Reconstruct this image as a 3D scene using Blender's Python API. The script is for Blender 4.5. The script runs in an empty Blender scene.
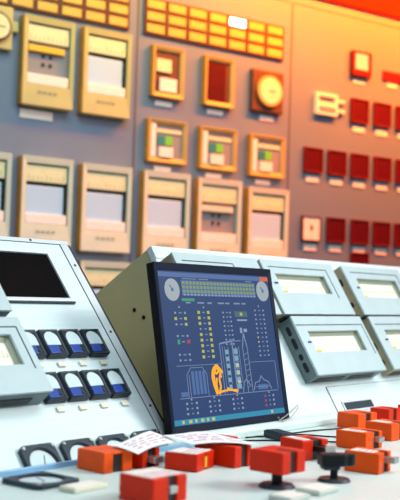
import bpy, bmesh, math, random
from mathutils import Matrix, Vector
random.seed(4)
S = bpy.context.scene
COL = S.collection
PI = math.pi
DZ = 0.78                                    # desk top height
YJ = 1.114                                   # where the sloping fronts meet the desk

# ------------------------------------------------------------------ materials
def lin(c):
    return tuple(((v/255)/12.92 if v/255 <= .04045 else ((v/255+.055)/1.055)**2.4) for v in c) + (1,)
MATS = {}
def mat(name, rgb, rough=.5, metal=0., var=0., scale=(8, 8, 8), bump=0., spec=.5, coat=0.):
    if name in MATS: return MATS[name]
    m = bpy.data.materials.new(name); m.use_nodes = True
    nt = m.node_tree; b = nt.nodes['Principled BSDF']
    c = lin(rgb)
    b.inputs['Base Color'].default_value = c
    b.inputs['Roughness'].default_value = rough
    b.inputs['Metallic'].default_value = metal
    b.inputs['Specular IOR Level'].default_value = spec
    b.inputs['Coat Weight'].default_value = coat
    if var or bump:
        tc = nt.nodes.new('ShaderNodeTexCoord'); mp = nt.nodes.new('ShaderNodeMapping')
        mp.inputs['Scale'].default_value = scale
        nz = nt.nodes.new('ShaderNodeTexNoise'); nz.inputs['Scale'].default_value = 1.; nz.inputs['Detail'].default_value = 4
        nt.links.new(tc.outputs['Object'], mp.inputs['Vector']); nt.links.new(mp.outputs['Vector'], nz.inputs['Vector'])
        if var:
            rp = nt.nodes.new('ShaderNodeValToRGB')
            rp.color_ramp.elements[0].position = .3; rp.color_ramp.elements[1].position = .7
            rp.color_ramp.elements[0].color = tuple(max(0, v*(1-var)) for v in c[:3]) + (1,)
            rp.color_ramp.elements[1].color = tuple(min(1, v*(1+var)) for v in c[:3]) + (1,)
            nt.links.new(nz.outputs['Fac'], rp.inputs['Fac']); nt.links.new(rp.outputs['Color'], b.inputs['Base Color'])
        if bump:
            bp = nt.nodes.new('ShaderNodeBump'); bp.inputs['Strength'].default_value = bump; bp.inputs['Distance'].default_value = .002
            nt.links.new(nz.outputs['Fac'], bp.inputs['Height']); nt.links.new(bp.outputs['Normal'], b.inputs['Normal'])
    MATS[name] = m
    return m
def emit(name, rgb, strength=1., base=None):
    if name in MATS: return MATS[name]
    m = bpy.data.materials.new(name); m.use_nodes = True
    b = m.node_tree.nodes['Principled BSDF']
    b.inputs['Base Color'].default_value = lin(base or (10, 10, 12)); b.inputs['Roughness'].default_value = .45; b.inputs['Specular IOR Level'].default_value = .15
    b.inputs['Emission Color'].default_value = lin(rgb); b.inputs['Emission Strength'].default_value = strength
    MATS[name] = m
    return m

M_panel = mat('panel_paint', (208, 227, 231), .42, var=.05, scale=(6, 120, 6))
M_desk = mat('desk_paint', (200, 219, 216), .4, var=.06, scale=(9, 9, 9))
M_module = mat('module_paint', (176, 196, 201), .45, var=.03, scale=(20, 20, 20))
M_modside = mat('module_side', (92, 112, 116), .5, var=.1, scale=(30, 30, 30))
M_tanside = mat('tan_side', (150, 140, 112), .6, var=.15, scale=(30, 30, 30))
M_olive = mat('olive_side', (190, 190, 150), .6, var=.07, scale=(7, 7, 7))
M_alu = mat('aluminium', (206, 216, 222), .4, .1)
M_bluelip = mat('blue_edge', (120, 168, 205), .35, .2)
M_black = mat('black_plastic', (14, 17, 22), .45, spec=.25)
M_meter = mat('meter_black', (26, 38, 48), .45, spec=.3)
M_bezel = mat('bezel_slate', (38, 52, 64), .45, spec=.3)
M_dial = mat('dial_white', (196, 216, 221), .3, var=.03, scale=(60, 60, 60))
M_bluecov = mat('blue_cover', (28, 66, 150), .3)
M_glassblack = mat('dark_glass', (3, 2, 3), .5, spec=.05)
M_cream = mat('cream_paper', (240, 238, 216), .7, var=.05, scale=(40, 90, 40))
M_reveal = mat('reveal_grey', (160, 168, 150), .5)
M_tick = mat('tick_ink', (158, 156, 132), .6)
M_yellow = mat('yellow_mark', (226, 190, 50), .5)
M_red = mat('red_plastic', (208, 38, 3), .4, var=.1, scale=(25, 25, 25), spec=.2)
M_orange = mat('orange_plastic', (230, 80, 6), .4, var=.08, scale=(25, 25, 25), spec=.2)
M_slot = mat('slot_black', (12, 12, 14), .5)
M_label = mat('label_white', (236, 230, 222), .6, var=.06, scale=(90, 90, 90))
M_paper = mat('paper', (240, 240, 240), .7, var=.02, scale=(20, 20, 20))
M_ink = mat('ink_red', (190, 130, 160), .7)
M_steel = mat('steel', (176, 180, 178), .3, .8)
M_grey = mat('grey_block', (196, 204, 196), .5)
M_dark = mat('dark_gap', (30, 34, 40), .6)
M_wall = mat('board_paint', (106, 125, 149), .5, var=.05, scale=(3, 3, 3))
M_seam = mat('board_seam', (84, 80, 88), .6)
M_redtrim = mat('red_trim', (190, 34, 18), .6, var=.05, scale=(3, 3, 3), spec=.03)
M_floor = mat('floor_lino', (120, 118, 110), .5, var=.08, scale=(4, 4, 4))
M_case = mat('recorder_case', (204, 210, 190), .5, var=.04, scale=(12, 12, 12))
M_case_warmlit = mat('recorder_case_warmlit', (186, 180, 120), .5, var=.05, scale=(12, 12, 12))  # recorder case with the yellow cast of warm light painted into its colour
M_gold = mat('mustard_side', (166, 128, 40), .5, var=.15, scale=(20, 20, 20))
M_gframe = mat('gold_frame', (184, 156, 86), .45, var=.06, scale=(14, 14, 14))
M_brown = mat('brown_frame', (92, 54, 32), .5)
M_scale = mat('scale_cream', (216, 220, 176), .6, var=.05, scale=(50, 50, 50))
M_bluepaper = mat('chart_blue', (172, 208, 236), .6, var=.02, scale=(20, 20, 20))
M_greyface = mat('grey_face', (134, 136, 142), .5)
M_redlens = mat('red_lens', (78, 3, 8), .5, spec=.15, var=.15, scale=(30, 30, 30))
M_redframe = mat('red_frame', (104, 12, 12), .5, spec=.2)
M_lamp = mat('lamp_cream', (198, 170, 84), .45, var=.05, scale=(20, 20, 20))
M_lampframe = mat('lamp_frame', (72, 38, 16), .5)
M_teal = mat('teal_field', (40, 130, 130), .4)
M_green = mat('green_field', (110, 200, 50), .4)
M_tag = mat('tag_beige', (218, 216, 196), .5)
M_lit = emit('lamp_lit', (255, 246, 210), 9)
M_litorange = emit('lamp_lit_orange', (255, 200, 110), 1.6)
M_glow = emit('amber_lit', (255, 205, 60), 2.2)

# ------------------------------------------------------------------ mesh building
class MB:
    def __init__(s): s.bm = bmesh.new()
    def box(s, x0, x1, y0, y1, z0, z1):
        v = [s.bm.verts.new(p) for p in ((x0,y0,z0),(x1,y0,z0),(x1,y1,z0),(x0,y1,z0),(x0,y0,z1),(x1,y0,z1),(x1,y1,z1),(x0,y1,z1))]
        for f in ((3,2,1,0),(4,5,6,7),(0,1,5,4),(1,2,6,5),(2,3,7,6),(3,0,4,7)): s.bm.faces.new([v[i] for i in f])
        return s
    def prism(s, poly, a, b, axis='z'):
        def P(p, t): return {'z': (p[0], p[1], t), 'x': (t, p[0], p[1]), 'y': (p[0], t, p[1])}[axis]
        lo = [s.bm.verts.new(P(p, a)) for p in poly]; hi = [s.bm.verts.new(P(p, b)) for p in poly]
        n = len(poly)
        s.bm.faces.new(lo[::-1]); s.bm.faces.new(hi)
        for i in range(n): s.bm.faces.new((lo[i], lo[(i+1) % n], hi[(i+1) % n], hi[i]))
        return s
    def cyl(s, cx, cy, r, z0, z1, n=24, r2=None, ry=None):
        r2 = r if r2 is None else r2; k = 1 if ry is None else ry/r
        lo = [s.bm.verts.new((cx+r*math.cos(2*PI*i/n), cy+r*k*math.sin(2*PI*i/n), z0)) for i in range(n)]
        hi = [s.bm.verts.new((cx+r2*math.cos(2*PI*i/n), cy+r2*k*math.sin(2*PI*i/n), z1)) for i in range(n)]
        s.bm.faces.new(lo[::-1]); s.bm.faces.new(hi)
        for i in range(n): s.bm.faces.new((lo[i], lo[(i+1) % n], hi[(i+1) % n], hi[i]))
        return s
    def ringpts(s, outer, inner, z0, z1, zi=None):
        """closed ring between two outlines of equal count; zi = height of the inner edge of the upper face"""
        zi = z1 if zi is None else zi
        n = len(outer)
        A = [s.bm.verts.new((*p, z0)) for p in outer]; B = [s.bm.verts.new((*p, z1)) for p in outer]
        C = [s.bm.verts.new((*p, z0)) for p in inner]; D = [s.bm.verts.new((*p, zi)) for p in inner]
        for i in range(n):
            j = (i+1) % n
            s.bm.faces.new((A[i], A[j], B[j], B[i])); s.bm.faces.new((B[i], B[j], D[j], D[i]))
            s.bm.faces.new((D[i], D[j], C[j], C[i])); s.bm.faces.new((C[i], C[j], A[j], A[i]))
        return s
    def ring(s, x0, x1, y0, y1, a0, a1, b0, b1, z0, z1, zi=None):
        return s.ringpts([(x0,y0),(x1,y0),(x1,y1),(x0,y1)], [(a0,b0),(a1,b0),(a1,b1),(a0,b1)], z0, z1, zi)
    def squarering(s, h, r, z0, z1, n=32, c=.12):
        out, inn = [], []
        for i in range(n):
            a = 2*PI*(i+.5)/n; ca, sa = math.cos(a), math.sin(a)
            k = min(1/max(abs(ca), abs(sa)), (2-c)/(abs(ca)+abs(sa)))
            out.append((h*k*ca, h*k*sa)); inn.append((r*ca, r*sa))
        return s.ringpts(out, inn, z0, z1)
    def tube(s, pts, r, n=8):
        pts = [Vector(p) for p in pts]; rings = []
        up = Vector((0, 0, 1))
        for i, p in enumerate(pts):
            d = (pts[min(i+1, len(pts)-1)] - pts[max(i-1, 0)]).normalized()
            u = up if abs(d.dot(up)) < .95 else Vector((1, 0, 0))
            a = d.cross(u).normalized(); b = a.cross(d).normalized()
            rings.append([s.bm.verts.new(p + a*r*math.cos(2*PI*k/n) + b*r*math.sin(2*PI*k/n)) for k in range(n)])
        for i in range(len(rings)-1):
            for k in range(n):
                s.bm.faces.new((rings[i][k], rings[i][(k+1) % n], rings[i+1][(k+1) % n], rings[i+1][k]))
        s.bm.faces.new(rings[0][::-1]); s.bm.faces.new(rings[-1])
        return s
    def build(s, name, m, parent=None, bevel=0., smooth=False, M=None):
        bmesh.ops.recalc_face_normals(s.bm, faces=s.bm.faces)
        me = bpy.data.meshes.new(name); s.bm.to_mesh(me); s.bm.free()
        me.materials.append(m)
        o = bpy.data.objects.new(name, me); COL.objects.link(o)
        if parent: o.parent = parent
        if M is not None: o.matrix_world = M
        if smooth:
            for p in me.polygons: p.use_smooth = True
        if bevel:
            b = o.modifiers.new('bevel', 'BEVEL'); b.width = bevel; b.segments = 2; b.limit_method = 'ANGLE'
        return o
def box(*a): return MB().box(*a)

def tag(o, label, cat, group=None):
    o['label'] = label; o['category'] = cat
    if group: o['group'] = group
    return o
def thing(name, label, cat, M, group=None):
    o = bpy.data.objects.new(name, None); o.empty_display_size = .02; COL.objects.link(o)
    o.matrix_world = M
    return tag(o, label, cat, group)
def structure(o): o['kind'] = 'structure'; return o
def dup(root, M, label=None, name=None):
    c = root.copy(); COL.objects.link(c); c.matrix_world = M
    if label: c['label'] = label
    for ch in list(root.children):
        d = ch.copy(); COL.objects.link(d); d.parent = c
        for g in list(ch.children):
            e = g.copy(); COL.objects.link(e); e.parent = d
    return c

def frame(origin, X, Y, Z):
    m = Matrix.Identity(4)
    for i, a in enumerate((X, Y, Z)):
        for r in range(3): m[r][i] = a[r]
    for r in range(3): m[r][3] = origin[r]
    return m
def slope(deg):
    t = math.radians(deg)
    return frame((0, YJ, DZ), (1, 0, 0), (0, math.cos(t), math.sin(t)), (0, -math.sin(t), math.cos(t)))
FL, FR = slope(50.5), slope(58)
al = math.radians(17)
FW = None                                    # filled below: the wall board's own frame
def T(x, y, z=0): return Matrix.Translation((x, y, z))
def RZ(d): return Matrix.Rotation(math.radians(d), 4, 'Z')

# ------------------------------------------------------------------ camera
CAM = Vector((0, 0, 1.04))
psi, pit, rho, F = math.radians(51), math.radians(2.5), math.radians(1.8), 1000.
Fh = Vector((math.sin(psi), math.cos(psi), 0)); Rw = Vector((math.cos(psi), -math.sin(psi), 0)); Zu = Vector((0, 0, 1))
Fw = Fh*math.cos(pit) + Zu*math.sin(pit); Up = Zu*math.cos(pit) - Fh*math.sin(pit)
cx = Rw*math.cos(rho) + Up*math.sin(rho); cy = -Rw*math.sin(rho) + Up*math.cos(rho)
cd = bpy.data.cameras.new('camera'); cam = bpy.data.objects.new('camera', cd); COL.objects.link(cam)
cam.matrix_world = frame(CAM, cx, cy, -Fw)
cd.sensor_fit = 'HORIZONTAL'; cd.sensor_width = 36; cd.lens = F*36/400; cd.clip_start = .05
cd.dof.use_dof = True; cd.dof.focus_distance = 1.86; cd.dof.aperture_fstop = 6.5
S.camera = cam

# wall board: 3.6 m down the lens, turned 17 degrees from the console
_r = Fw*F + (75-200)*Rw*math.cos(rho) - (250-200)*Rw*math.sin(rho) + Up*((75-200)*math.sin(rho) + (250-200)*math.cos(rho))
_p = CAM + _r*(3.6/F)
FW = frame((_p.x, _p.y, 0), (math.cos(al), -math.sin(al), 0), (0, 0, 1), (-math.sin(al), -math.cos(al), 0))
def W(u, z, h=0.): return FW @ T(u, z, h)

# ------------------------------------------------------------------ the setting
structure(box(-3, 6.5, -2, 6, -.1, 0).build('floor', M_floor))
wb = structure(box(-3, 4.2, 0, 2.306, -.1, 0).build('wall_back', M_wall, M=FW))
for u in (-.86, .236, .978, 2.3):
    structure(box(u-.004, u+.004, .02, 2.262, -.002, .0012).build('panel_seam', M_seam, wb))
structure(box(-3, 4.2, 2.266, 2.270, -.002, .0012).build('panel_seam', M_seam, wb))
structure(box(-3, 4.2, 2.308, 2.60, -.1, .016).build('trim_1', M_redtrim, M=FW, bevel=.006))
structure(box(-3, 4.2, 2.60, 3.2, -.1, 0).build('wall_upper', M_wall, M=FW))

# ------------------------------------------------------------------ wall board instruments
def nameplate(par, x, y, w=.07, h=.02, m=None):
    return box(x-w/2, x+w/2, y-h/2, y+h/2, .0002, .004).build('nameplate', m or M_label, par)

def annunciator(u0, z0, label, lit=None):
    t = thing('annunciator_panel', label, 'indicator panel', W(u0, z0), 'annunciator panels along the top of the wall board')
    nx, nz, pw, ph = 7, 3, .0955, .0465
    box(0, nx*pw+.004, 0, nz*ph+.004, 0, .010).build('frame', M_lampframe, t, .003)
    for r in range(nz):
        for c in range(nx):
            o = box(c*pw+.0115, c*pw+.0885, r*ph+.0095, r*ph+.0405, .009, .013).build('lamp_window', M_lit if (c, r) == lit else M_lamp, t, .003)
            if (c, r) == lit: o['label'] = 'lit lamp window glowing white'
annunciator(-.478, 2.012, 'wall panel of cream lamp windows, all unlit, above the two recorders at top left')
annunciator(.258, 2.012, 'wall panel of yellow lamp windows with one glowing white', (4, 2))

def recorder(name, u0, z0, w, h, label, case, style, group):
    t = thing(name, label, 'chart recorder', W(u0, z0), group)
    d = .036; m = .024; w -= .019
    wx0, wx1, wy0, wy1 = m*.9, w-m*.66, h*.24, h-m
    MB().ring(.012, w, 0, h, wx0-.004, wx1+.004, wy0-.004, wy1+.004, 0, d-.008).build('housing', case, t, .003)
    box(0, .0115, .001, h-.001, 0, d-.004).build('side_panel', M_gold, t, .002)
    fr = MB().ring(.004, w, 0, h, wx0, wx1, wy0, wy1, d-.008, d, d-.004).build('door_frame', case, t, .003)
    box(wx0-.003, wx1+.003, wy0-.003, wy1+.003, .002, .014).build('backing', M_dark if style != 'dots' else M_greyface, t)
    hh = wy1-wy0
    sc = box(wx0+.002, wx1-.004, wy1-.3*hh, wy1-.006, .014, .026).build('scale', M_scale, t, .002)
    tk = MB()
    for i in range(9):
        x = wx0+.012+(wx1-wx0-.03)*i/8
        tk.box(x-.0012, x+.0012, wy1-.27*hh, wy1-.27*hh+(.02 if i % 4 == 0 else .012), .0255, .0266)
    tk.build('tick_marks', M_tick, sc)
    if style == 'dots':
        box(wx0+.004, wx1-.02, wy1-.46*hh, wy1-.36*hh, .014, .028).build('pointer_bar', M_yellow if case is M_case_warmlit else M_case, t, .002)
        for k in range(4):
            x = wx0+.06+(k % 2)*.028; y = wy0+.32*hh+(k//2)*.03
            box(x, x+.012, y, y+.012, .0138, .017).build('pen_port', M_dark, t)
    else:
        pw = wx1-wx0
        box(wx0+.002, wx1-.013, wy0+.16*hh, wy1-.36*hh, .014, .022).build('chart_paper', M_bluepaper, t, .006)
    box(wx0+.001, wx1-.004, wy0+.001, wy0+.17*hh, .014, .031).build('label_strip', M_label, t, .002)
    tx = MB()
    for i in range(4):
        x = w*.32+i*w*.1
        tx.box(x, x+w*.06, h*.15, h*.15+.006, d-.001, d+.0006)
    tx.build('engraved_text', M_tick, fr)
    return t
G1 = 'tall chart recorders on the wall board'
r1 = recorder('chart_recorder', -.24, 1.677, .219, .315, 'yellowish recorder with yellow pointer bar and four dots, above an oblong white plate', M_case_warmlit, 'dots', G1)
nameplate(r1, .075, -.027, .125, .03)
recorder('chart_recorder', -.006, 1.675, .219, .315, 'yellowish recorder with blank pale chart, right beside the dotted one under the unlit lamp panel', M_case_warmlit, 'plain', G1)
recorder('chart_recorder', -.466, 1.19, .222, .31, 'pale recorder cut by the left picture edge, above the dark console screen', M_case, 'plain', G1)
recorder('chart_recorder', -.227, 1.19, .218, .31, 'pale recorder with blue chart, second from left in the long lower wall row', M_case, 'plain', G1)
recorder('chart_recorder', .007, 1.18, .226, .315, 'pale recorder with blue chart, third from left in the long lower wall row', M_case, 'plain', G1)
recorder('chart_recorder', .264, 1.17, .228, .325, 'pale recorder with blue chart below the leftmost of the square gold instruments', M_case, 'plain', G1)
recorder('chart_recorder', .508, 1.16, .23, .33, 'pale recorder with grey dotted field instead of blue chart, in the long lower wall row', M_case, 'dots', G1)
recorder('chart_recorder', .752, 1.15, .226, .325, 'pale recorder with blue chart, rightmost in the long lower wall row', M_case, 'plain', G1)
recorder('chart_recorder', .012, .83, .226, .315, 'pale recorder seen over the console in the gap left of the monitor', M_case, 'plain', G1)

def gauge(u0, z0, w, h, label, plate, name='round_gauge', lug=False):
    t = thing(name, label, 'gauge', W(u0, z0))
    w -= .012
    box(0, w, 0, h, 0, .022).build('case', plate, t, .005)
    r = min(w, h)*.4
    MB().cyl(w/2+.004, h/2, r, .022, .034, 32).build('bezel', M_gframe if plate is M_brown else M_brown, t, .002)
    MB().cyl(w/2+.004, h/2, r*.84, .033, .0355, 32).build('dial', M_scale, t)
    MB().prism([(w/2-.004, h/2-.004), (w/2+.03, h/2-.002), (w/2+.03, h/2+.002), (w/2-.004, h/2+.004)], .0355, .0370).build('needle', M_tick, t)
    if lug: box(w, w+.022, h*.45, h*.7, .004, .018).build('lug', plate, t, .003)
    return t
gauge(-.40, 1.857, .139, .15, 'round gauge in pale square case at the upper left picture edge', M_case_warmlit, lug=True)
g = gauge(.765, 1.786, .172, .172, 'round cream gauge on a brown square plate under the lit lamp panel', M_brown)
nameplate(g, .09, -.022, .07, .018)

def small_instrument(u0, z0, w, h, label, fm, kind):
    t = thing('panel_instrument', label, 'instrument', W(u0, z0), 'framed instruments on the wall board')
    m = .026; d = .026; w -= .013; m = .019
    box(0, .006, .001, h-.001, 0, d-.006).build('side_panel', M_gold, t)
    MB().ring(.005, w, 0, h, m, w-m, m, h-m, 0, d, d-.008).build('frame', fm, t, .004)
    fb = box(m-.002, w-m+.002, m-.002, h-m+.002, .004, .012).build('face', M_brown if kind != 'grid' else M_greyface, t)
    if kind == 'card':
        box(m+.004, w-m-.04, h*.5, h-m-.03, .012, .02).build('cream_card', M_scale, t)
        box(m+.02, w-m-.015, m+.004, h*.38, .012, .022).build('label_strip', M_label, t)
    elif kind == 'grid':
        box(m, m+.02, m, h-m, .012, .02).build('white_side_strip', M_label, t)
        box(m+.028, m+.062, h*.42, h*.62, .012, .018).build('teal_field', M_teal, t)
        box(m+.063, m+.095, h*.42, h*.62, .012, .019).build('green_field', M_green, t)
        box(m+.036, m+.095, m+.002, h*.36, .012, .026).build('label_strip', M_label, t)
        box(m+.026, w-m-.006, h*.7, h*.78, .012, .016).build('scale', M_scale, t)
    else:
        box(m+.006, w-m-.02, m+.006, h-m-.006, .012, .015).build('dark_glass', M_redlens, t)
    nameplate(t, w*.46, -.022, .075, .018)
small_instrument(.291, 1.78, .16, .195, 'yellow framed instrument with cream card inside, under left end of the lit lamp panel', M_gframe, 'card')
small_instrument(.53, 1.778, .16, .195, 'yellow framed instrument with plain dark red glass', M_gframe, 'dark')
small_instrument(.28, 1.532, .193, .163, 'square gold instrument with green field, leftmost of the three', M_gframe, 'grid')
small_instrument(.517, 1.528, .193, .165, 'square gold instrument with green field, middle of the three', M_gframe, 'grid')
small_instrument(.76, 1.523, .195, .167, 'square gold instrument with green field, rightmost of the three, nearest the red windows', M_gframe, 'grid')

def indicator(u0, z0, label, w=.102, h=.106, lens=None, fm=None):
    t = thing('indicator_window', label, 'indicator', W(u0, z0), 'indicator windows on the wall board')
    MB().ring(0, w, 0, h, .006, w-.006, .006, h-.006, 0, .016).build('frame', fm or M_redframe, t, .002)
    box(.005, w-.005, .005, h-.005, .002, .012).build('lens', lens or M_redlens, t, .001)
    nameplate(t, w*.52, -.026, .068, .026)
    return t
for u, pos in ((1.312, 'first from left'), (1.449, 'second from left'), (1.585, 'third, at the right picture edge')):
    indicator(u, 1.806, 'red indicator window in the top orange-lit row, ' + pos)
for i, u in enumerate((1.055, 1.188, 1.32, 1.457, 1.592)):
    indicator(u, 1.565, 'red indicator window in the middle row of five, ' + ('leftmost', 'second from left', 'centre one', 'second from right', 'rightmost, cut by the picture edge')[i])
for i, u in enumerate((1.192, 1.33, 1.461, 1.592)):
    indicator(u, 1.277, 'red window in the white indicator row, ' + ('right next to it', 'second right of it', 'third right of it', 'fourth right of it at the picture edge')[i])
indicator(1.333, 1.135, 'red indicator window half hidden by the console top, below the other rows')
t = indicator(1.052, 1.275, 'white indicator window in a dark frame with a small black mark', lens=M_label, fm=M_brown)
MB().cyl(.051, .056, .007, .011, .0135, 12, ry=.014).build('black_mark', M_dark, t)
t = thing('indicator_lamp', 'glowing square lamp in an orange red frame, alone above the red windows', 'lamp', W(1.305, 2.01))
MB().ring(0, .112, 0, .11, .017, .095, .03, .1, 0, .022).build('frame', M_redframe, t, .003)
box(.016, .096, .029, .101, .002, .016).build('lens', M_litorange, t)
nameplate(t, .056, -.02, .07, .02)
t = thing('terminal_box', 'pale double slotted connector with two pins left of the top red windows', 'connector', W(1.107, 1.815))
MB().ring(0, .12, 0, .095, .014, .106, .055, .08, 0, .02).build('housing', M_label, t, .003)
box(.01, .11, .05, .084, .001, .008).build('upper_slot', M_greyface, t)
box(.016, .104, .018, .036, .018, .023).build('lower_slot', M_greyface, t)
for y in (.02, .062): box(.119, .165, y, y+.014, .004, .016).build('pin', M_label, t, .002)
t = thing('blank_plate', 'flat blank orange plate at the right picture edge above the red windows', 'plate', W(1.50, 2.017))
box(0, .15, 0, .045, 0, .008).build('plate', M_redframe, t, .002); nameplate(t, .06, -.018, .06, .018)

# ------------------------------------------------------------------ desk and consoles
desk = thing('control_desk', 'long white control desk top carrying the red switch covers', 'desk', Matrix.Identity(4))
box(-.3, 3.1, .45, 1.08, DZ-.025, DZ).build('desktop', M_desk, desk, .003)
box(1.42, 3.1, 1.08, 1.112, DZ-.025, DZ).build('desktop_rear', M_desk, desk)
box(-.3, 3.1, .52, .55, 0, DZ-.025).build('front_panel', M_panel, desk)
box(-.3, 1.40, 1.0745, 1.0805, DZ-.025, DZ+.008).build('edge_strip', M_bluelip, desk, .001)

def console(label, x0, x1, Fm, vtop, back, v0, deg):
    t = thing('control_console', label, 'console', Matrix.Translation((0, 0, 0)), 'sloping consoles behind the desk')
    c, s = math.cos(math.radians(deg)), math.sin(math.radians(deg))
    th = .014
    # body outline in Y-Z (behind the front panel)
    yt, zt = YJ + vtop*c, DZ + vtop*s
    o = th
    body = [(YJ+v0*c+o*s, DZ+v0*s-o*c), (yt+o*s, zt-o*c), (yt+back[0], zt+back[1]), (yt+back[0], .02), (YJ+v0*c+o*s+.02, .02), (YJ+v0*c+o*s+.02, DZ+v0*s-o*c-.02)]
    MB().prism(body, x0+.002, x1-.002, 'x').build('cabinet', M_olive, t, .002)
    return t
conR = console('right sloping white console behind the monitor, bearing the pale recorder modules', 1.4885, 3.0, FR, .415, (.52, -.345), .004, 58)
conL = console('left sloping white console with black screen and meters', .45, 1.326, FL, .455, (.42, -.28), -.03, 50.5)
def onto(F_, par, mb, name, m, bevel=0.):
    o = mb.build(name, m, None, bevel); o.parent = par; o.matrix_world = F_; return o
# right front panel
onto(FR, conR, box(1.4885, 3.0, .004, .415, -.013, 0), 'front_panel', M_panel, .002)
onto(FR, conR, box(1.4885, 3.0, .386, .4145, -.0005, .0025), 'top_border', M_panel, .001)
onto(FR, conR, MB().box(1.874, 1.8775, .006, .078, -.001, .0006), 'panel_seam', M_dark)
onto(FR, conR, box(1.8775, 3.0, .0768, .0782, -.001, .0004), 'panel_seam', M_greyface)
onto(FR, conR, MB().ring(1.906, 2.036, .014, .04, 1.91, 2.032, .018, .036, -.001, .003), 'slot_frame', M_alu)
onto(FR, conR, box(1.9095, 2.0325, .0175, .0365, -.001, .0012), 'slot', M_bezel)
for (y, z) in ((1.372, 1.003), (1.346, .989)):
    o = MB().cyl(0, 0, .0042, -.0015, .0015, 14).build('hole', M_black); o.parent = conR
    o.matrix_world = frame((1.4905, y, z), (0, 0, 1), (0, 1, 0), (-1, 0, 0))
# left front panel with recess for the screen
onto(FL, conL, MB().ring(.45, 1.302, -.03, .446, 1.082, 1.2585, .3125, .4215, -.013, 0), 'front_panel', M_panel)
onto(FL, conL, MB().box(.45, 1.326, .4465, .4555, -.014, .0012).box(1.3035, 1.3225, -.03, .446, -.0135, .0012), 'trim_strip', M_alu, .0005)
onto(FL, conL, MB().box(.45, 1.3035, .4452, .4468, -.002, .0008).box(1.3018, 1.304, -.03, .446, -.002, .0008), 'trim_gap', M_dark)
onto(FL, conL, box(1.3226, 1.328, -.03, .4465, -.016, .0005), 'edge_rail', M_bezel)
for (u, v) in ((1.232, .451), (1.05, .451), (1.313, .395), (1.313, .24), (1.313, .08)):
    onto(FL, conL, MB().cyl(u, v, .0026, .0006, .0022, 12), 'screw', M_bezel)
# dark screen
t = thing('display_screen', 'black blank screen set in the left console over a silver sill', 'screen', FL @ T(1.08, .311))
box(.004, .1770, .0035, .1090, -.0125, -.002).build('glass', M_glassblack, t)
MB().ring(.0022, .1784, .0018, .1103, .004, .177, .0035, .109, -.0125, .0015).build('bezel', M_alu, t)
box(.0, .180, -.0062, .0015, 0.0002, .007).build('sill', M_alu, t, .0015)
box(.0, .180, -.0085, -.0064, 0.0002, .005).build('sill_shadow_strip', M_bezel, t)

# ------------------------------------------------------------------ recorder modules on the consoles
def module(M, label, w, h, op, line, side, slots=(), pen=True, lit=False):
    """op = window opening (x0, x1, y0, y1); line = painted shadow line of the door edge (x0, x1, ytop, ybottom)"""
    t = thing('recorder_module', label, 'recorder module', M, 'pale recorder modules on the consoles')
    x0, x1, y0, y1 = op
    e = .008
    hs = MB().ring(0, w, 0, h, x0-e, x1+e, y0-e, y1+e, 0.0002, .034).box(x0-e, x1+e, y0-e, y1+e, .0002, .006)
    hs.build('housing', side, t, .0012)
    MB().ring(-.0008, w+.0008, -.0008, h+.0008, x0, x1, y0, y1, .0345, .040).build('faceplate', M_module, t, .0012)
    MB().ring(x0-.006, x1+.006, y0-.006, y1+.006, x0+.006, x1-.006, y0+.004, y1-.007, .024, .0345, .0265).build('window_reveal', M_reveal, t)
    cp = box(x0-.002, x1+.002, y0-.002, y1+.002, .0065, .0262).build('chart_paper', M_cream, t)
    tk = MB(); n = 26
    for i in range(n+1):
        x = x0+.012+(x1-x0-.024)*i/n; yy = y0+(y1-y0)*.42
        tk.box(x-.0005, x+.0005, yy, yy+(.011 if i % 5 == 0 else .006), .0260, .0266)
    tk.box(x0+.01, x1-.01, y0+(y1-y0)*.40, y0+(y1-y0)*.415, .0260, .0265)
    tk.build('tick_marks', M_tick, cp)
    if pen: box(x0+.012, x0+.04, y0+.005, y0+.012, .0260, .0285).build('pen_marker', M_yellow, t, .001)
    if lit:
        o = box(x1-.062, x1-.008, y1-.016, y1-.006, .0260, .036).build('lit_strip', M_glow, t, .001); o['label'] = 'glowing yellow strip'
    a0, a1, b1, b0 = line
    MB().box(a0, a1, b1, b1+.0018, .0395, .0408).box(a1, a1+.0018, b0, b1+.0018, .0395, .0408).build('door_edge_shadow', M_bezel, t)  # dark strips paint the shadow line along the raised door edge
    box(x0-.02, x0-.008, (y0+y1)/2-.003, (y0+y1)/2, .0395, .0425).build('latch', M_bezel, t)
    MB().box(.02, w*.45, -.0014, .0006, .006, .022).box(w*.55, w-.03, -.0014, .0006, .006, .022).build('lower_recess', M_black, t)
    for (ya, yb) in slots:
        n = 8; r = .0048; zc = .019
        pts = [(ya+r+r*math.cos(PI/2+PI*k/n+PI/2-PI/2), zc) for k in range(0)]
        pl = [(ya+r-r*math.cos(a), zc+r*math.sin(a)) for a in [(-PI/2+PI*k/n) for k in range(n+1)]] + [(yb-r+r*math.cos(a), zc+r*math.sin(a)) for a in [(PI/2-PI*k/n) for k in range(n+1)]]
        MB().prism(pl, -.0009, .001, 'x').build('side_slot', M_black, t)
    return t
SL = ((.104, .126), (.072, .098), (.045, .06), (.016, .04))
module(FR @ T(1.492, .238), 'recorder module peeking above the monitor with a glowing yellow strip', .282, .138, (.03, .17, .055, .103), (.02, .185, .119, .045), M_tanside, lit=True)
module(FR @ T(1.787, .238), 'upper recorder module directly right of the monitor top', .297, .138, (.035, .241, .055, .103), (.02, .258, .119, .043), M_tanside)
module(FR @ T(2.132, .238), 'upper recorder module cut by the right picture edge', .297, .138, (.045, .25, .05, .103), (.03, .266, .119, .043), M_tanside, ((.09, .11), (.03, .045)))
low_a = module(FR @ T(1.803, .09), 'lower recorder module with dark side slots, right of the monitor middle', .294, .142, (.038, .253, .053, .105), (-.012+.014, .281, .119, .043), M_modside, SL)
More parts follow.
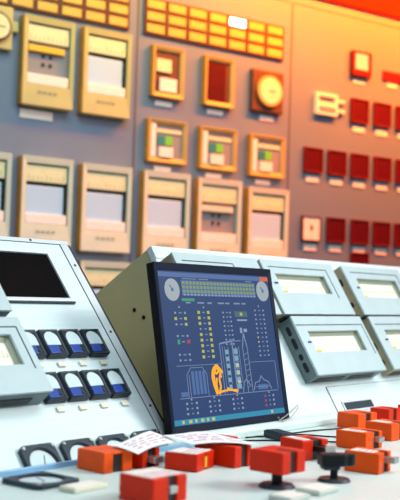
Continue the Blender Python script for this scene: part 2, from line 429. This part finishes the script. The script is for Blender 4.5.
low_b = module(FR @ T(2.139, .09), 'lower recorder module cut by the right picture edge', .294, .142, (.045, .255, .053, .105), (.012, .281, .119, .043), M_tanside, ((.02, .035), (.06, .08)))
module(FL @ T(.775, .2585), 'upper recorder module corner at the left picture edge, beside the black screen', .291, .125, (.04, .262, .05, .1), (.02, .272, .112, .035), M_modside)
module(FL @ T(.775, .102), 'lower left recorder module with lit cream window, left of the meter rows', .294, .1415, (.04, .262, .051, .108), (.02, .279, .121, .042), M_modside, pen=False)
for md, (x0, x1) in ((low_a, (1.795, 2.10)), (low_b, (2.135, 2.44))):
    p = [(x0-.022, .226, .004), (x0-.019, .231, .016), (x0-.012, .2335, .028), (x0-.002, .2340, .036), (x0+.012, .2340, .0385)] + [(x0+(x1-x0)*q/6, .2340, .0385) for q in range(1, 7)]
    onto(FR, md, MB().tube(p, .0021), 'gap_shadow_cord', M_black)['label'] = 'black cord standing in for the gap shadow'  # black tube drawn as the shadow in the gap between upper and lower modules

# ------------------------------------------------------------------ panel meters
MG = 'small meters in two rows on the left console'
def make_meter(M, label):
    t = thing('panel_meter', label, 'meter', M, MG)
    w, h = .044, .0535
    box(0, w, 0, h, 0.0002, .0105).build('case', M_meter, t, .0015)
    MB().ring(.0012, w-.0012, .0012, h-.0012, .0045, w-.0045, .0045, h-.0045, .0105, .0130, .0115).build('rim', M_bezel, t)
    cxm, r, yb = w/2, .0152, .0215
    arch = [(cxm-r, yb), (cxm+r, yb)] + [(cxm+r*math.cos(PI*k/14), .0335+r*.98*math.sin(PI*k/14)) for k in range(15)]
    MB().prism(arch, .0104, .0118).build('dial', M_dial, t)
    box(.0050, .0270, .0040, .0205, .0104, .0135).build('blue_cover', M_bluecov, t, .0008)
    MB().prism([(cxm-.0004, .022), (cxm+.0004, .022), (cxm-.0075, .042), (cxm-.0083, .042)], .0118, .0120).build('needle', M_grey, t)
    MB().cyl(cxm+.011, .011, .0022, .0104, .0122, 12).build('zero_screw', M_bezel, t)
    nameplate(t, .0255, -.0125, .015, .0085, M_tag)
    return t
order = ('leftmost, half behind the pale module', 'second from left', 'second from right', 'rightmost')
m0 = None
for row, v in (('upper', .1815), ('lower', .0965)):
    for k in range(4):
        M_ = FL @ T(1.0795+.0493*k, v+.0045)
        lb = 'black meter with blue cover, %s meter row, %s' % (row, order[k])
        if m0 is None: m0 = make_meter(M_, lb)
        else: dup(m0, M_, lb)
def make_round(M, label):
    t = thing('flush_meter', label, 'meter', M, 'square flush meters with round dials')
    MB().squarering(.034, .0275, .0002, .0085).build('bezel', M_bezel, t, .001)
    MB().ringpts([(.0276*math.cos(2*PI*k/28), .0276*math.sin(2*PI*k/28)) for k in range(28)], [(.0258*math.cos(2*PI*k/28), .0258*math.sin(2*PI*k/28)) for k in range(28)], .0003, .0065).build('dial_rim', M_meter, t)
    MB().cyl(0, 0, .0257, .0002, .0042, 28).build('dial', M_dial, t)
    MB().prism([(-.001, -.006), (.001, -.006), (.009, .016), (.008, .0165)], .0042, .0048).build('needle', M_meter, t)
    for sx in (-1, 1):
        for sy in (-1, 1): MB().cyl(sx*.0285, sy*.0285, .0028, .008, .0102, 12).build('screw', M_steel, t)
    return t
p0 = make_round(FL @ T(1.019, -.0035), 'square meter half sunk behind the desk edge, leftmost of the low row')
for u, lb in ((1.100, 'square meter half sunk behind the desk edge, second from left of the low row'), (1.179, 'square meter half sunk behind the desk edge, above the white papers'), (1.259, 'square meter half sunk behind the desk edge, rightmost of the low row')):
    dup(p0, FL @ T(u, -.0035), lb)
dup(p0, T(.922, 1.008, DZ) @ Matrix.Diagonal((1.16, 1.16, .8, 1)), 'square meter lying flat in the desk top at lower left')

# ------------------------------------------------------------------ monitor on its ledge
tag(MB().prism([(1.083, DZ+.0003), (1.1125, DZ+.0003), (1.1125, DZ+.0195), (1.093, DZ+.0195), (1.086, DZ+.0165), (1.083, DZ+.011)], 1.27, 1.82, 'x').build('monitor_ledge', M_desk, bevel=.002), 'low white rounded ledge under the monitor', 'ledge')
a = math.radians(11)
FM = frame((1.285, 1.097, DZ+.0202), (1, 0, 0), (0, math.sin(a), math.cos(a)), (0, -math.cos(a), math.sin(a)))
mon = thing('computer_monitor', 'black flat monitor showing a blue process diagram with an orange flame shape', 'monitor', FM)
k = 1/.97
fx0, fx1, fy1 = .0125, .367, .299
M_monblk = mat('monitor_black', (14, 11, 16), .5, spec=.15)
M_bezf = mat('monitor_bezel', (14, 24, 44), .5, spec=.12)
ax0, ax1, ay0, ay1 = .0225, .356, .0135, .2845
MB().ring(fx0, fx1, 0, fy1, ax0, ax1, ay0, ay1, -.004, 0, -.0015).build('bezel', M_bezf, mon, .0012)
box(fx0+.0005, fx1-.0005, .0005, fy1-.0005, -.019, -.0041).build('back_shell', M_monblk, mon, .002)
box(fx0+.05, fx1-.05, .06, .24, -.036, -.019).build('back_bulge', M_monblk, mon, .004)
o = box(.14, .24, .004, .03, -.026, -.0191).build('stand_foot', M_monblk, mon)
MB().box(.325, .331, .004, .0065, -.0004, .0004).build('power_button', M_steel, mon)
scr = box(ax0-.001, ax1+.001, ay0-.001, ay1+.001, -.0038, -.0025).build('screen', emit('screen_blue', (40, 66, 112), 1.0), mon)
class SC:
    """flat marks on the screen; coordinates in screen metres as read on the display"""
    def __init__(s): s.m = MB()
    def r(s, x0, x1, y0, y1, z=0): s.m.box(x0*k, x1*k, y0*k, y1*k, -.0026, -.0020+z); return s
    def l(s, pts, w=.0012, z=0):
        for (p, q) in zip(pts, pts[1:]):
            p, q = Vector(p)*k, Vector(q)*k; d = (q-p); n = Vector((-d.y, d.x)).normalized()*w*k/2
            s.m.prism([tuple(p-n), tuple(q-n), tuple(q+n), tuple(p+n)], -.0026, -.0020+z)
        return s
    def b(s, name, m): return s.m.build(name, m, scr)
E_w = emit('screen_white', (138, 156, 184), 1.); E_y = emit('screen_yellow', (178, 180, 84), 1.); E_g = emit('screen_green', (60, 150, 120), 1.)
E_gy = emit('screen_olive', (128, 150, 90), 1.); E_o = emit('screen_orange', (250, 165, 25), 1.2); E_t = emit('screen_teal', (50, 140, 175), 1.)
E_line = emit('screen_line', (122, 142, 174), 1.); E_r = emit('screen_red', (165, 70, 95), 1.); E_d = emit('screen_dial', (160, 172, 180), 1.)
E_dk = emit('screen_dark', (36, 54, 110), 1.); E_b2 = emit('screen_midblue', (78, 108, 160), 1.)
SC().r(.0225, .318, .2655, .2735).b('title_bar', E_b2)
o = SC().r(.318, .344, .2655, .2735).b('close_button', emit('screen_closered', (215, 100, 60), 1.))
for cxs, cys in ((.055, .243), (.322, .246)):
    d_ = MB().cyl(cxs*k, cys*k, .0195*k, -.0026, -.0019, 30).build('dial_gauge', E_d, scr)
    SC().l([(cxs, cys), (cxs-.006, cys+.008)], .002, .0006).r(cxs-.003, cxs+.003, cys-.003, cys+.003, .0005).b('dial_hand', E_b2)
tb = SC()
SC().r(.081, .298, .2335, .2605).b('table_field', E_b2)
for i in range(22):
    for j in range(3):
        x = .083+i*.0098; tb.r(x, x+.0068, .2385+j*.0075, .2435+j*.0075, .0003)
tb.b('value_table', E_gy)
tb = SC()
for i in range(22): tb.r(.084+i*.0098, .0895+i*.0098, .2335, .2362, .0003)
tb.b('table_footer', E_w)
SC().r(.078, .112, .2235, .2285).b('green_caption', E_g)
tx = SC()
for i, x in enumerate((.088, .12, .148, .178, .2, .226, .25)): tx.r(x, x+(.018 if i % 2 else .012), .2195, .2222)
for x, w_ in ((.084, .04), (.13, .028), (.27, .02)): tx.r(x, x+w_, .2625, .2638)
tx.b('caption_text', E_line)
wd, yd, ld = SC(), SC(), SC()
def dot(s, x, y, r=.0032):
    r *= .86; s.r(x-r, x+r, y-r*.8, y+r*.8)
# group 1
dot(wd, .068, .213, .002)
for y, c in ((.203, 'w'), (.193, 'y'), (.183, 'wy'), (.163, 'w'), (.153, 'w'), (.131, 'w'), (.1215, 'w')):
    for i, x in enumerate((.056, .082)):
        s = yd if (c == 'y' or (c == 'wy' and i)) else wd
        dot(s, x, y, .0036 if s is yd else .0024)
    ld.r(.066, .073, y-.001, y+.001)
o = SC().r(.054, .060, .149, .157, .0004).b('green_dot', E_g)
o = SC().r(.079, .087, .150, .156, .0004).b('red_dot', E_r)
# group 2
dot(wd, .135, .213, .002)
for j in range(9):
    y = .204-j*.0098
    for x in (.120, .147):
        if j == 3 and x < .13: dot(wd, x, y, .0022)
        else: dot(yd, x, y, .0038)
    ld.r(.131, .137, y-.001, y+.001)
# group 3 and 4
for j in range(8):
    y = .204-j*.0082
    for x in (.190, .211): dot(wd, x, y, .0021)
    ld.r(.199, .204, y-.0009, y+.0009)
dot(wd, .302, .2165, .002)
for j in range(11):
    y = .2085-j*.0085
    for x in (.2895, .316):
        dot(yd if j in (6, 7) and x < .3 else wd, x, y, .0022)
    ld.r(.301, .306, y-.0009, y+.0009)
# lower groups
for x0, n in ((.060, 3), (.122, 3), (.189, 3), (.288, 3)):
    for j in range(n):
        y = .048-j*.0085
        for dx in (0, .026):
            if x0 > .28 and dx == 0: continue
            dot(wd, x0+dx, y, .0026)
        ld.r(x0+.011, x0+.015, y-.001, y+.001)
    dot(wd, x0+.013, .0545, .002)
wd.b('readout_text', E_w); yd.b('yellow_readout_text', E_y); ld.b('dash_text', E_line)
rr = SC()
for j in range(3): dot(rr, .288, .048-j*.0085, .003)
rr.b('red_readout_text', E_r)
SC().r(.224, .263, .196, .2065).b('green_panel', emit('screen_dkgreen', (70, 105, 110), 1.))
SC().r(.240, .247, .1985, .204, .0004).b('green_panel_value', E_y)
SC().r(.230, .260, .1885, .1915).r(.235, .241, .166, .176).r(.246, .256, .168, .174).b('panel_caption', E_w)
# process diagram
dg = SC()
dg.l([(.044, .057), (.332, .057)], .0012)
dg.l([(.044, .112), (.165, .112)], .0009).l([(.252, .112), (.333, .112)], .0009).l([(.333, .112), (.333, .06)], .0009)
dg.l([(.168, .058), (.168, .148), (.206, .152), (.232, .152)], .0014).l([(.206, .058), (.206, .152)], .0012).l([(.175, .06), (.175, .144)], .0008)
for x in (.182, .192, .214, .224): dg.l([(x, .075), (x, .142)], .0008)
dg.l([(.238, .058), (.236, .14), (.244, .166), (.25, .14), (.252, .058)], .0013)
dg.l([(.222, .058), (.228, .076), (.236, .082), (.246, .07)], .0016)
for x in (.068, .074): dg.l([(x, .058), (x, .096)], .001)
dg.l([(.068, .096), (.080, .108), (.112, .108), (.122, .096), (.122, .058)], .001)
dg.l([(.256, .06), (.262, .074), (.276, .076), (.282, .086), (.29, .078), (.304, .074), (.312, .06)], .0015).l([(.262, .066), (.308, .066)], .001)
dg.l([(.205, .060), (.205, .15)], .002).l([(.170, .148), (.206, .152)], .003).l([(.236, .14), (.243, .165), (.250, .14)], .002)
for j in range(7): dg.l([(.206, .066+j*.012), (.222, .066+j*.012)], .0009).l([(.237, .066+j*.01), (.251, .07+j*.01)], .0008)
dg.b('process_lines', E_line)
tn = SC()
for x in (.080, .090, .100, .110): tn.r(x, x+.007, .062, .102)
tn.r(.048, .066, .060, .068).r(.27, .30, .061, .07)
tn.b('tank_pattern', E_b2)
sq = SC()
for j in range(6):
    y = .066+j*.0125
    sq.r(.183, .191, y, y+.008); sq.r(.208, .219, y, y+.0085)
sq.b('boiler_squares', emit('screen_pale', (120, 165, 185), 1.))
SC().r(.2095, .2175, .075, .081, .0004).r(.2095, .2175, .0915, .0975, .0004).r(.2095, .2175, .105, .111, .0004).b('boiler_cream', emit('screen_cream', (190, 190, 150), 1.))
fl = SC()
fl.l([(.146, .059), (.140, .075), (.137, .090), (.141, .103), (.152, .110), (.160, .103), (.167, .096)], .0052)
fl.l([(.152, .059), (.158, .072), (.156, .085), (.160, .094)], .0045).l([(.141, .100), (.150, .095), (.156, .100)], .004)
fl.l([(.152, .062), (.166, .064), (.180, .065), (.195, .064), (.208, .063)], .0035).l([(.176, .069), (.190, .064), (.205, .060)], .0025).l([(.145, .07), (.149, .088)], .004)
fl.l([(.1445, .062), (.1415, .078), (.141, .095), (.149, .105)], .0055).l([(.150, .106), (.158, .100), (.163, .088)], .003).l([(.148, .060), (.146, .074)], .005)
fl.b('flame_shape', E_o)
SC().r(.0225, .3445, .0135, .0225).b('task_bar', E_t)
ic = SC()
for i, x in enumerate((.042, .060, .076, .092, .108, .122)): ic.r(x, x+(.008 if i % 2 else .0055), .0155, .0208, .0004)
ic.r(.3, .306, .0155, .021, .0004)
ic.b('icon_pattern', emit('screen_icon', (200, 190, 110), 1.))

# ------------------------------------------------------------------ red and orange switch covers on the desk
CG = 'red and orange switch covers on the desk'
def cover(x, y, w, d, h, label, m, rot=0., z=0., slot=(.45, .3), slottop=True, patch=None, handle=None, stem=False, yellow=False):
    """x, y = near left corner on the desk; w along the desk, d away from the viewer"""
    t = thing('switch_cover', label, 'switch cover', T(x, y, DZ+z) @ RZ(rot), CG)
    s0, s1 = slot[0]*w, (slot[0]+slot[1])*w
    z0 = .0003
    body = MB().box(0, s0, 0, d, z0, h).box(s1, w, 0, d, z0, h).box(s0, s1, d*.55, d, z0, h)
    if not slottop: body.box(s0, s1, 0, d*.55, h-.004, h)
    body.build('body', m, t, .0016)
    box(s0+.0003, s1-.0003, .0035, d*.54, z0, h-(.0045 if not slottop else .0012)).build('slot_insert', M_slot, t)
    if patch:
        MB().box(patch[0]*w, patch[1]*w, patch[2]*d, patch[3]*d, h, h+.0008).build('top_patch', M_label, t)  # flat white patch on the cover top, with thin lines over it
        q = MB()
        for i in range(3): q.box((patch[0]+.05)*w, (patch[1]-.08)*w, (patch[2]+.08+i*.16)*d, (patch[2]+.12+i*.16)*d, h+.0006, h+.0011)
        q.build('patch_lines', M_ink, t)
    if handle:
        hm, zz, ln = handle
        box(s0+.001, s1-.001+ln*.3, -ln, .006, zz, zz+.009).build('handle', hm, t, .001)
    if yellow: box(s0-.001, s0+.004, -.0012, .002, .004, h-.006).build('yellow_strip', M_yellow, t)
    if stem:
        MB().cyl(w*.5, d*.5, .0075, -z+.004, .001, 16).build('stem', M_black, t)
        MB().cyl(w*.5, d*.5, .026, -z+.0003, -z+.005, 28, .022).build('base_disc', M_bezel, t)
    return t
cover(1.031, .998, .055, .060, .030, 'orange switch cover in front of the low square meters, left of the papers', M_orange, slot=(.33, .33), slottop=False, rot=-5)
cover(1.102, .988, .042, .046, .028, 'red switch cover with steel bar, under the near end of the papers', M_red, slot=(.3, .45), handle=(M_steel, .008, .012), rot=5)
cover(1.141, .917, .062, .053, .026, 'red switch cover with big white top patch and yellow strip, below the papers', M_red, slot=(.45, .12), patch=(.02, .9, .06, .92), yellow=True, slottop=False, rot=14)
cover(1.211, .901, .040, .045, .032, 'red switch cover half under the papers with black slot at its right', M_red, slot=(.42, .36), rot=-2)
cover(1.262, .975, .056, .046, .030, 'red switch cover at the back beneath the far sheet of paper', M_red, slot=(.4, .3), rot=0)
cover(.921, .807, .062, .059, .033, 'largest red switch cover, nearest at the bottom of the picture', M_red, slot=(.45, .25), patch=(.03, .97, .1, .95), handle=(M_steel, .012, .002), rot=-2)
cover(1.114, .750, .054, .056, .030, 'red switch cover raised on a black stem with round base', M_red, z=.0215, slot=(.36, .27), stem=True, rot=-2)
cover(1.347, .870, .057, .053, .032, 'red switch cover turned askew with black key handle, behind the one on a stem', M_red, slot=(.42, .32), handle=(M_black, .014, .022), patch=(.1, .4, .1, .9), rot=-14)
cover(1.526, .857, .058, .060, .030, 'orange switch cover with small white top patch, third row behind the black key switch', M_orange, slot=(.5, .3), patch=(.05, .4, .2, .85), handle=(M_steel, .012, .010), rot=0)
cover(1.333, .726, .047, .056, .031, 'orange switch cover with white top patch, nearest on the right side', M_orange, slot=(.45, .32), patch=(.05, .55, .2, .85), handle=(M_steel, .015, .016), rot=6)
cover(1.755, 1.004, .063, .053, .031, 'red orange switch cover at the back beneath the small console slot', M_orange, slot=(.42, .25), rot=-7)
cover(1.662, .881, .061, .056, .032, 'orange switch cover with white top patch cut by the right picture edge', M_orange, slot=(.5, .3), patch=(.08, .45, .25, .85), rot=-2)
cover(1.874, 1.0, .050, .045, .0325, 'small red switch cover at the far right, second from the picture edge', M_red, slot=(.4, .25), rot=-1)
cover(1.968, .985, .052, .045, .034, 'farthest small red switch cover at the right picture edge', M_red, slot=(.5, .25), rot=0)

# bare key switch
t = thing('key_switch', 'black uncovered key switch handle on a stem, left of the nearest orange cover', 'switch', T(1.241, .747, DZ), )
MB().cyl(0, 0, .024, .0003, .0045, 28, .021).build('base_disc', M_meter, t)
MB().cyl(0, 0, .0055, .004, .02, 16).build('stem', M_black, t)
o = MB().prism([(-.018, -.010), (.006, -.010), (.006, .012), (-.018, .012)], .0165, .0225).build('collar', M_bezel, t, .002)
o.rotation_euler = (0, 0, math.radians(-38))
o = MB().prism([(-.022, -.012), (.012, -.012), (.016, -.009), (.025, -.009), (.031, -.004), (.031, .006), (.025, .011), (.016, .011), (.012, .013), (-.022, .013)], .0215, .039).build('handle', M_black, t, .003)
o.rotation_euler = (0, 0, math.radians(-38))
o = MB().box(-.008, .008, .0132, .016, .022, .049).build('white_tag', M_label, t, .001)
o.rotation_euler = (0, 0, math.radians(-38))

# papers lying over the covers
def paper(P, label, name='paper_sheet', sag=.0035):
    """P = four corners (near left, near right, far right, far left)"""
    P = [Vector(p) for p in P]; n = 12; b = MB(); th = .0008
    def at(s, q):
        p = P[0].lerp(P[1], s).lerp(P[3].lerp(P[2], s), q)
        return p + Vector((0, 0, sag*math.sin(PI*s)*math.sin(PI*(.2+.6*q)) + .0012*math.sin(5*s+3*q)))
    G = [[[b.bm.verts.new(at(i/n, j/n)+Vector((0, 0, zz))) for j in range(n+1)] for i in range(n+1)] for zz in (0, th)]
    for i in range(n):
        for j in range(n):
            b.bm.faces.new((G[1][i][j], G[1][i+1][j], G[1][i+1][j+1], G[1][i][j+1])); b.bm.faces.new((G[0][i][j], G[0][i][j+1], G[0][i+1][j+1], G[0][i+1][j]))
    for i in range(n):
        for j in (0, n): b.bm.faces.new((G[0][i][j], G[0][i+1][j], G[1][i+1][j], G[1][i][j]))
        for j in (0, n): b.bm.faces.new((G[0][j][i], G[0][j][i+1], G[1][j][i+1], G[1][j][i]))
    o = b.build(name, M_paper, smooth=False); tag(o, label, 'paper', 'loose papers on the switch covers')
    q = MB()
    for r_ in range(4):
        s0 = .12
        while s0 < .85:
            ln = random.uniform(.08, .22); qq = .18+.18*r_
            c = [at(s0, qq), at(min(s0+ln, .9), qq), at(min(s0+ln, .9), qq+.035), at(s0, qq+.035)]
            vs = [q.bm.verts.new(v+Vector((0, 0, th+.0006))) for v in c]; vl = [q.bm.verts.new(v+Vector((0, 0, th-.0002))) for v in c]
            q.bm.faces.new(vs); q.bm.faces.new(vl[::-1])
            for e in range(4): q.bm.faces.new((vl[e], vl[(e+1) % 4], vs[(e+1) % 4], vs[e]))
            s0 += ln+.09
    q.build('printed_text', M_ink, o)
    return o
paper([(1.055, .955, .811), (1.195, 1.002, .8115), (1.227, 1.086, .813), (1.078, 1.026, .8115)], 'white printed sheet draped over covers, nearer of the two beside the orange cover')
paper([(1.178, .958, .812), (1.253, .884, .8145), (1.289, 1.022, .8135), (1.20, 1.036, .8145)], 'white printed sheet lying below the monitor, farther of the two')

# small things on the desk
t = thing('pen_box', 'flat black bar lying on the desk under the monitor right corner', 'bar', T(1.50, 1.02, DZ) @ RZ(-25))
box(0, .034, -.01, .055, .0003, .013).build('body', M_meter, t, .002); box(.004, .03, -.006, .051, .013, .0142).build('top_plate', M_bezel, t)
def block(x, y, w, d, label, m=M_grey):
    t = thing('label_holder', label, 'label holder', T(x, y, DZ), 'pale label holders on the desk')
    box(0, w, 0, d, .0003, .007).build('body', m, t, .0015); box(.004, w-.004, .004, d-.004, .0069, .0076).build('label_card', M_label, t)
block(1.128, .70, .05, .038, 'pale raised label holder in front of the black key switch')
block(1.062, .70, .044, .036, 'pale raised label holder at the bottom, left of the other one')
block(.905, .925, .06, .03, 'pale label holder in front of the flat desk meter', M_tag)
def cable(pts, label, r=.0014, m=M_black, name='cable'):
    P = [Vector(p) for p in pts]; out = []
    for i in range(len(P)-1):
        p0, p1, p2, p3 = P[max(i-1, 0)], P[i], P[i+1], P[min(i+2, len(P)-1)]
        for s in range(6):
            u = s/6
            out.append(.5*((2*p1)+(p2-p0)*u+(2*p0-5*p1+4*p2-p3)*u*u+(-p0+3*p1-3*p2+p3)*u**3))
    out.append(P[-1])
    return tag(MB().tube(out, r).build(name, m, smooth=True), label, 'cable', 'thin cables on the desk')
zc = DZ+.0017
cable([(1.48, 1.078, zc), (1.56, 1.06, zc), (1.66, 1.05, zc), (1.74, 1.03, zc)], 'thin black cable running along the ledge toward the back orange cover')
cable([(1.56, 1.072, zc), (1.60, 1.03, zc), (1.62, .98, zc), (1.66, .945, zc)], 'thin black cable crossing from the ledge to the white-topped cover at right edge')
cable([(1.40, 1.072, zc), (1.46, 1.05, zc), (1.53, .985, zc), (1.575, .93, zc)], 'thin black cable ending behind the orange cover with small top patch')
zz = DZ+.0215
cable([(1.60, 1.088, zz), (1.63, 1.091, zz+.008), (1.668, 1.096, zz+.020), (1.676, 1.097, zz+.024), (1.672, 1.093, zz+.018), (1.64, 1.088, zz+.004), (1.61, 1.0865, zz-.0005)], 'pale wire loop at the lower right corner of the monitor', .0012, M_steel, 'wire_loop')

# ------------------------------------------------------------------ light
def area(name, loc, target, size, power, color, spread=180):
    l = bpy.data.lights.new(name, 'AREA'); l.shape = 'RECTANGLE'; l.size, l.size_y = size; l.energy = power; l.color = color
    l.spread = math.radians(spread)
    o = bpy.data.objects.new(name, l); COL.objects.link(o); o.location = loc
    o.rotation_euler = (Vector(target)-Vector(loc)).to_track_quat('-Z', 'Y').to_euler()
    return o
w = bpy.data.worlds.new('world'); S.world = w; w.use_nodes = True
bg = w.node_tree.nodes['Background']; bg.inputs['Color'].default_value = (.64, .86, 1, 1); bg.inputs['Strength'].default_value = .22
area('overhead_light', (1.6, .3, 3.0), (1.6, .75, .8), (2.4, .8), 14.5, (.93, 1, 1), 110)
area('overhead_light', (3.2, -1.2, 2.7), (1.6, .9, .9), (1.4, .8), 17, (1, .98, .94), 70)
area('overhead_light', (-.2, -.4, 2.9), (1.1, 1.6, .95), (1.2, .8), 5, (.86, .95, 1), 90)
def wpt(u, z, h): return (W(u, z, h)).translation
def flare_fill(u0, u1, z, h, tz, power, color):  # unseen warm strips added to imitate the orange flare over the wall
    o = area('warm_flare_fill', wpt((u0+u1)/2, z, h), wpt((u0+u1)/2, tz, 0), (u1-u0, .06), power, color, 150)
    n = (wpt(0, tz, 0)-wpt(0, z, h)).normalized(); x = FW.to_3x3() @ Vector((1, 0, 0)); y = (-n).cross(x)
    o.matrix_world = frame(wpt((u0+u1)/2, z, h), x, y, -n)
area('overhead_light', wpt(-.35, 2.95, 1.3), wpt(.1, 1.35, 0), (1.6, .5), 8, (.80, .92, 1), 100)  # unseen cool fill added to brighten the left part of the wall
flare_fill(.85, 2.4, 2.72, .56, 2.0, 116, (1, .165, .002))
flare_fill(.25, .95, 2.50, .36, 2.15, 5.5, (1, .50, .02))
flare_fill(-.5, .2, 2.50, .36, 2.1, 2.8, (1, .86, .03))

S.view_settings.view_transform = 'Standard'; S.view_settings.look = 'None'; S.view_settings.gamma = 1; S.view_settings.use_curve_mapping = False
S.view_settings.exposure = 0.
